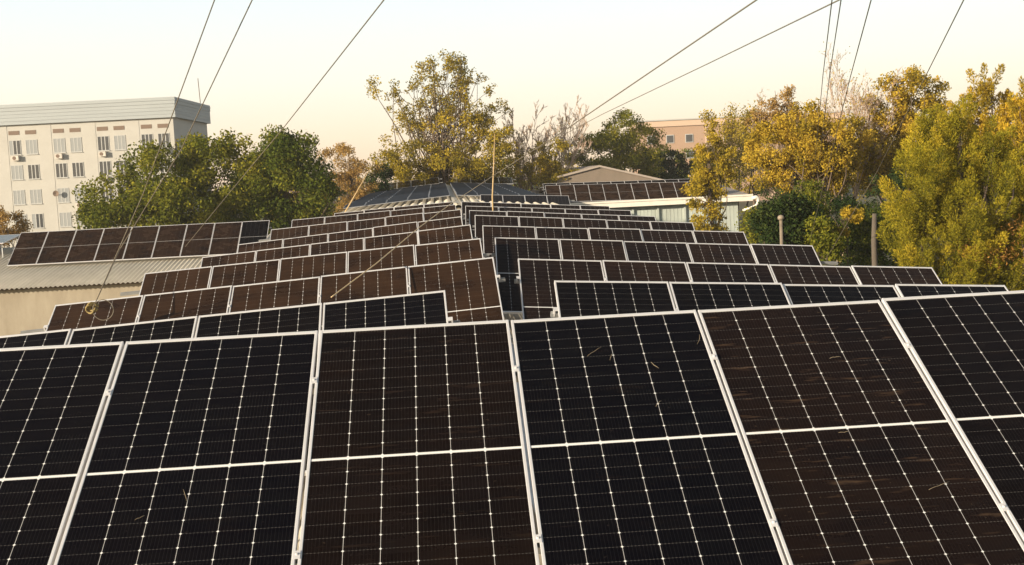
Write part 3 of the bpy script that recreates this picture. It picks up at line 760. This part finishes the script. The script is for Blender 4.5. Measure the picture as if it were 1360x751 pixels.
# round two-tone tree
d = 112; x0, y0 = foot(825, d)
crown_tree('round_tree', 'round green and yellow tree beyond the tin gable', 'tree', x0, y0,
    [blob(826, 180, 42, 30, d, x0), blob(800, 200, 42, 30, d, x0, -1), blob(855, 200, 28, 34, d, x0), blob(772, 205, 26, 22, d, x0), blob(830, 222, 40, 22, d, x0, 0)], L_green, 24000, .21, clumps=150, clump_r=.75, seed=34, trunk_r=.24, tint_bias=.26)
d = 118; x0, y0 = foot(888, d)
crown_tree('broadleaf_tree', 'dark shaded tree between round tree and conical gold tree', 'tree', x0, y0,
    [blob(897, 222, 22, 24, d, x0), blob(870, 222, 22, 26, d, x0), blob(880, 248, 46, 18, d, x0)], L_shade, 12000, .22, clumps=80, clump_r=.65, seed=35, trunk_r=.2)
# conical golden tree in front of the right hall
d = 70; x0, y0 = foot(948, d)
crown_tree('conical_tree', 'yellow green conical tree in front of the pale right hall', 'tree', x0, y0,
    [blob(942, 180, 20, 26, d, x0), blob(945, 212, 28, 30, d, x0), blob(932, 262, 22, 30, d, x0, -.6), blob(955, 245, 26, 26, d, x0), blob(935, 295, 26, 28, d, x0, -.5), blob(940, 345, 34, 40, d, x0)],
    L_olive, 21000, .15, clumps=150, clump_r=.42, seed=41, trunk_r=.14, tint_bias=.05)
d = 120; x0, y0 = foot(955, d)
branch_tree('slender_tree', 'slender sparse tree in front of the brick block, left one', 'tree', x0-.6, y0, zat(937, 156, d), .3, 3, L_olive, 12, .25, 42, trunk_r=.12, stems=2, first=.6, clus=.4, ratio=(.3, .45))
x1, y1 = foot(980, d)
branch_tree('slender_tree', 'slender sparse tree in front of the brick block, right one', 'tree', x1, y1, zat(980, 145, d), .35, 3, L_olive, 12, .25, 43, trunk_r=.12, stems=2, first=.6, clus=.45, ratio=(.3, .45))
# orange-gold tree with bare twigs above
d = 62; x0, y0 = foot(1075, d)
crown_tree('autumn_tree', 'broad golden tree right of the conical tree', 'tree', x0, y0,
    [blob(1030, 195, 36, 34, d, x0), blob(1085, 200, 40, 40, d, x0, -.8), blob(1010, 225, 26, 30, d, x0), blob(1130, 185, 32, 36, d, x0), blob(1070, 165, 32, 26, d, x0, .6), blob(1118, 232, 28, 28, d, x0), blob(1050, 235, 34, 22, d, x0, -.5)],
    L_gold, 36000, .145, clumps=240, clump_r=.45, seed=44, trunk_r=.2, tint_bias=-.04, limbs=60)
x1, y1 = foot(1098, 66)
branch_tree('bare_tree', 'bare pinkish twigs fanning above the golden tree', 'tree', x1, y1, zat(1098, 90, 66), .36, 4, L_gold, .45, .12, 45, trunk_r=.09, stems=7, bark=M_barkpink, first=.5, twig_w=.028, nchild=(4, 7), ratio=(.32, .5))
x1, y1 = foot(1046, 68)
crown_tree('slender_tree', 'slim rusty tree poking above the golden tree, left', 'tree', x1, y1, [blob(1046, 135, 10, 24, 68, x1), blob(1022, 150, 16, 22, 68, x1), blob(1045, 170, 26, 24, 68, x1), blob(1000, 165, 14, 16, 68, x1)], L_rust, 12000, .13, clumps=110, clump_r=.36, seed=46, trunk_r=.1, limbs=60)
d = 66; x0, y0 = foot(1205, d)
crown_tree('leafy_tree', 'olive gold tree between golden tree and pine', 'tree', x0, y0,
    [blob(1178, 140, 24, 36, d, x0), blob(1215, 122, 34, 28, d, x0), blob(1225, 165, 36, 36, d, x0), blob(1180, 200, 36, 42, d, x0), blob(1165, 235, 26, 24, d, x0)],
    L_gold, 26000, .15, clumps=190, clump_r=.45, seed=47, trunk_r=.2, tint_bias=-.05, limbs=60)
# golden conifers behind the pine
d = 58; x0, y0 = foot(1312, d)
crown_tree('golden_conifer', 'golden conifer rising behind the big pine', 'tree', x0, y0,
    [blob(1304, 122, 20, 28, d, x0), blob(1300, 160, 40, 36, d, x0), blob(1335, 165, 34, 40, d, x0), blob(1320, 205, 54, 40, d, x0)], L_pinegold, 34000, .15, asp=.35, clumps=170, clump_r=.45, seed=48, style='pine', trunk_r=.16)
x1, y1 = foot(1368, d-4)
crown_tree('golden_conifer', 'golden conifer at the right picture edge above the pine', 'tree', x1, y1,
    [blob(1360, 140, 20, 34, d-4, x1), blob(1366, 195, 42, 44, d-4, x1)], L_pinegold, 18000, .15, asp=.35, clumps=100, clump_r=.45, seed=49, style='pine', trunk_r=.16)
# the big pine
d = 37; x0, y0 = foot(1300, d)
pine = crown_tree('pine_tree', 'big bushy yellow green pine, nearest tree at right', 'tree', x0, y0,
    [blob(1262, 205, 40, 48, d, x0, .2), blob(1215, 265, 42, 46, d, x0, -.2), blob(1285, 280, 56, 60, d, x0, -.6), blob(1340, 250, 52, 56, d, x0), blob(1262, 345, 62, 50, d, x0, -.4),
     blob(1335, 345, 62, 60, d, x0), blob(1256, 165, 26, 30, d, x0), blob(1235, 205, 34, 40, d, x0, .3), blob(1275, 325, 46, 44, d, x0, -.9), blob(1225, 360, 40, 40, d, x0, -.5), blob(1305, 215, 46, 46, d, x0, .4), blob(1230, 235, 46, 44, d, x0, -.3), blob(1390, 300, 60, 80, d, x0), blob(1290, 430, 90, 50, d, x0), blob(1205, 318, 30, 36, d, x0)],
    L_pine, 320000, .085, asp=.26, clumps=580, clump_r=.43, seed=51, style='pine', trunk_r=.26)
nr_ = np.random.default_rng(77); pp = []
for (px, py, w_, h_, n_) in ((1318, 338, 24, 14, 1100), (1285, 332, 14, 10, 350), (1345, 300, 14, 14, 250)):
    c_ = at(px, py, d-.9)-np.array((x0, y0, 0)); pp.append(c_+nr_.normal(size=(n_, 3))*np.array((w_*pxm(d)*.6, .35, h_*pxm(d)*.6)))
pp = np.concatenate(pp); me = leaves_mesh('dead_needles', pp, .10, .28, nr_.uniform(0, 1, len(pp)), nr_, nr_.normal(size=(len(pp), 3))+np.array((0, 0, .5)))
me.materials.append(leaf_mat('dry_needles', (.16, .08, .022), (.30, .15, .035), (.46, .24, .07), .2))
o_ = bpy.data.objects.new('dead_needles', me); COL.objects.link(o_); o_.parent = pine
# dark understorey on the right
spec = [(1040, 290, 44, 34, 30, 'shade-darkened green shrub behind the row ends, left of the tan post'), (1065, 300, 50, 44, 34, 'shade-darkened green shrub behind the tan post'),
        (1120, 295, 56, 42, 42, 'shade-darkened green shrub between tan post and grey trunk'), (1165, 312, 54, 40, 36, 'deep green shrub around the grey trunk'),
        (1190, 265, 60, 40, 40, 'shade-darkened green tree filling the gap left of the pine'), (1085, 262, 70, 50, 34, 'deep green tree under the golden crown'),
        (1040, 262, 96, 38, 40, 'shade-darkened green tree right of the pale hall end')]
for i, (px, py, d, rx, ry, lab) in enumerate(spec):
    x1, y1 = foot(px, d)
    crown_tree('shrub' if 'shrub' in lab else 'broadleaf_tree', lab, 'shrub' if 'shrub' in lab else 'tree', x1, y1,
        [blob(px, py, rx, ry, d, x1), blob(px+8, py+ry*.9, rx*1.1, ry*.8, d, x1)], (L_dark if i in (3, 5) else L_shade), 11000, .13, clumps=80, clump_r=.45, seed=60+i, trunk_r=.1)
for i, (px, py, rx, ry, d, lab) in enumerate(((1012, 296, 26, 24, 54, 'low yellow green shrub between the pale hall and tan post'), (1092, 312, 24, 20, 43, 'low yellow green shrub right of the tan post'), (1075, 262, 20, 26, 52, 'slim mid green sapling in the shade above the tan post'))):
    x1, y1 = foot(px, d)
    crown_tree('shrub', lab, 'shrub', x1, y1, [blob(px, py, rx, ry, d, x1), blob(px+rx*.4, py+ry, rx, ry, d, x1), blob(px-rx*.5, py+ry*.5, rx*.6, ry*.8, d, x1)], L_green, 4200, .12, clumps=60, clump_r=.36, seed=120+i, trunk_r=.05, limbs=14)
d = 44; x1, y1 = foot(1125, d)
crown_tree('shrub', 'small yellow leaved shrub by the leaning cable', 'shrub', x1, y1, [blob(1134, 284, 12, 9, d, x1), blob(1112, 312, 14, 10, d, x1)], L_gold, 1500, .10, clumps=26, clump_r=.2, seed=70, trunk_r=.035, limbs=7, forkh=.9)
# low tree belt far behind, closing the horizon
belt = [(20, 300, 168), (330, 255, 130), (430, 250, 128), (520, 250, 135), (600, 240, 140), (680, 235, 138), (760, 230, 145), (910, 215, 150), (1000, 205, 140), (1090, 210, 120), (1170, 205, 118), (1260, 200, 115), (1350, 195, 112)]
for i, (px, py, d) in enumerate(belt):
    x1, y1 = foot(px, d)
    crown_tree('broadleaf_tree', 'far dark tree in the belt closing the view, %s from the left' % ORD[i+1], 'tree', x1, y1,
        [blob(px, py, 48, 22, d, x1), blob(px+20, py+25, 55, 30, d, x1), blob(px-20, py+25, 55, 30, d, x1)], L_dark if i % 2 else L_olive, 6000, .32, clumps=60, clump_r=1.0, seed=80+i, trunk_r=.2, group='far tree belt')

# ------------------------------------------------------------------ posts, canes
p = at(1037, 287, 31); q = MB(); q.lathe((0, 0, 0), [(.06, 0), (.05, .1), (.045, float(p[2])-.12)], 12)
t = thing('lamp_post', 'tan metal post with a round cap beyond the row ends', 'post', (float(p[0]), float(p[1]), 0)); q.build('post', M_post, t, True)
MB().lathe((0, 0, float(p[2])-.12), [(.02, 0), (.085, .03), (.09, .09), (.06, .13), (.01, .15)], 12).build('cap', M_post, t, True)
p = at(1160, 284, 42); q = MB(); q.tube([(0, 0, 0), (.03, .02, 2), (0, 0, float(p[2])*.8), (.04, 0, float(p[2]))], [.13, .11, .10, .08], 9)
t = tag(q.build('dead_tree', M_bark2, None, True), 'straight grey limbless tree trunk in the shade left of the pine', 'tree'); t.location = (float(p[0]), float(p[1]), 0)
a, c = at(654, 262, 40), at(657, 178, 40); zb = hz(a[0], a[1])
q = MB(); a0 = np.array((a[0]-.02, a[1], zb)); q.tube([a0, a, (a+c)/2+np.array((.01, 0, 0)), c], [.03, .027, .022, .012], 8)
tag(q.build('cane_pole', M_cane, None, True), 'upright tan cane pole beyond the last rows at the ridge', 'pole')
a, c = at(470, 262, 62), at(497, 215, 62); a0 = a+(a-c)*.8
tag(MB().tube([a0, a, c], [.045, .035, .02], 7).build('cane_pole', M_cane, None, True), 'leaning tan cane before the thin rust tree', 'pole')

# ------------------------------------------------------------------ overhead cables
def cable(pts, r, M, label, name='overhead_cable', sag=.0):
    P = [np.array(at(*p)) for p in pts]; out = []
    if name == 'overhead_cable' and pts[0][1] < 0: P.insert(0, P[0]+(P[0]-P[1])/np.linalg.norm(P[0]-P[1])*30)
    for i in range(len(P)-1):
        for k in range(16):
            t = k/16; out.append(P[i]+(P[i+1]-P[i])*t+np.array((0, 0, -sag*math.sin(math.pi*t))))
    out.append(P[-1])
    q = MB().tube(out, r, 6)
    return tag(q.build(name, M, None, True), label, 'cable', 'cables slanting over the roofs')
cable([(330, -120, 8), (285, 0, 10), (190, 258, 13.5), (124, 408, 14.3)], .0052, M_wire, 'leftmost thin cable, down across the white block to the dangling knot')
cable([(400, -130, 8), (335, 0, 10), (240, 200, 13), (160, 330, 15.6), (126, 404, 14.3)], .0052, M_wire, 'second cable from the left, crossing the white block roof corner')
cable([(590, -104, 9), (510, 0, 11), (375, 172, 17), (310, 250, 24), (246, 328, 33)], .0065, M_wire, 'cable sloping into the dark green tree left of centre')
cable([(1140, -90, 10), (1005, 0, 12), (740, 180, 21), (656, 233, 30)], .0095, M_wire, 'thicker cable falling from upper right to the cane pole')
cable([(656, 233, 30), (600, 270, 25), (556, 303, 19), (500, 350, 15.1), (440, 395, 13.9)], .0075, M_sunlit_cable, 'cable coloured as sunlit, drooping from the cane pole over the brown left rows')
cable([(1250, -64, 14), (1115, 0, 16), (940, 85, 25), (800, 152, 40), (700, 205, 70)], .011, M_wire, 'thinner flatter cable below the thick one, ending beyond the pale tree')
for pts, lab in (([(1118, -100, 12), (1105, 0, 14), (1093, 100, 22), (1080, 240, 50)], 'leftmost of three steep cables entering the golden tree'),
                 ([(1132, -100, 12), (1117, 0, 14), (1102, 98, 22), (1085, 240, 50)], 'middle of three steep cables entering the golden tree'),
                 ([(1184, -100, 12), (1157, 0, 14), (1130, 100, 20), (1090, 262, 38), (1075, 322, 42)], 'rightmost of three steep cables, running on below the golden tree'),
                 ([(1328, -95, 12), (1280, 0, 14), (1235, 90, 19), (1165, 228, 34), (1100, 340, 38)], 'rightmost cable, slanting behind the olive tree to the row ends')):
    cable(pts, .0075, M_wire, lab)
# knot and loop hanging on the left cables
c = at(122, 411, 14.3); q = MB()
for k in range(3):
    o = np.array((.02*k-.02, .01*k, .02*(k % 2)))
    q.tube([c+o+np.array((.05*math.cos(t), .02*math.sin(2*t), .05*math.sin(t)+.01*k)) for t in np.linspace(0, 6.0, 12)], .013, 6)
kn = tag(q.build('rope_knot', M_rope, None, True), 'yellowish knotted rope end with a dark loop over a brown panel', 'rope knot')
c2 = at(137, 412, 14.3)
MB().tube([c2+np.array((.125*math.cos(t), 0, .125*math.sin(t))) for t in np.linspace(0, 2*math.pi, 28)], .0055, 6).build('loop', M_wire, kn, True)

# dry grass blades and a leaf blown onto the nearest panels
TN = row_frame(0, 0, 6.0, R_(.0665), R_(-.127)) @ Matrix.Rotation(TILT, 4, 'X')
rs = random.Random(9)
straws = [(.47, -.36, .12, 40, 'curved dry grass blade near the upper edge of the hair-scratched black panel'), (.56, -.42, .06, 70, 'short straw under the curved grass blade'),
          (.80, -.52, .07, 120, 'pale grass blade in the middle of the black panel right of centre'), (1.10, -.30, .10, 70, 'thin grass blade by the right upper part of the black panel'),
          (.76, -.86, .06, 50, 'small straw low on the upper half of the black panel'), (2.05, -1.62, .13, 20, 'long dry blade low on the grimy brown panel'),
          (1.70, -1.18, .06, 5, 'tiny straw just under the mid line of the grimy panel'), (1.85, -.55, .07, 5, 'straw on the upper half of the grimy brown panel'),
          (-1.75, -1.34, .09, 110, 'reddish bent stem on the black panel left of centre'), (-1.95, -1.48, .05, 30, 'small pale straw left of the reddish stem')]
M_straw = weathered('dry_straw', (.36, .30, .21), (.22, .17, .11), 12, .8)
for (sx, sy, L_, an, lab) in straws:
    a = R_(an); pts = []; cvx = rs.uniform(-.35, .35)
    for i in range(7):
        t = i/6-.5; u_, w_ = t*L_, cvx*L_*(t*t-.25)
        pts.append(TN @ Vector((sx+u_*math.cos(a)-w_*math.sin(a), sy+u_*math.sin(a)+w_*math.cos(a), -.0015+.004*abs(math.sin(i)))))
    tag(MB().tube(pts, [.0005+.0007*math.sin(math.pi*(i+.6)/7) for i in range(7)], 5).build('dry_straw', M_straw, None, True), lab, 'straw', 'dry straws on the nearest panels')
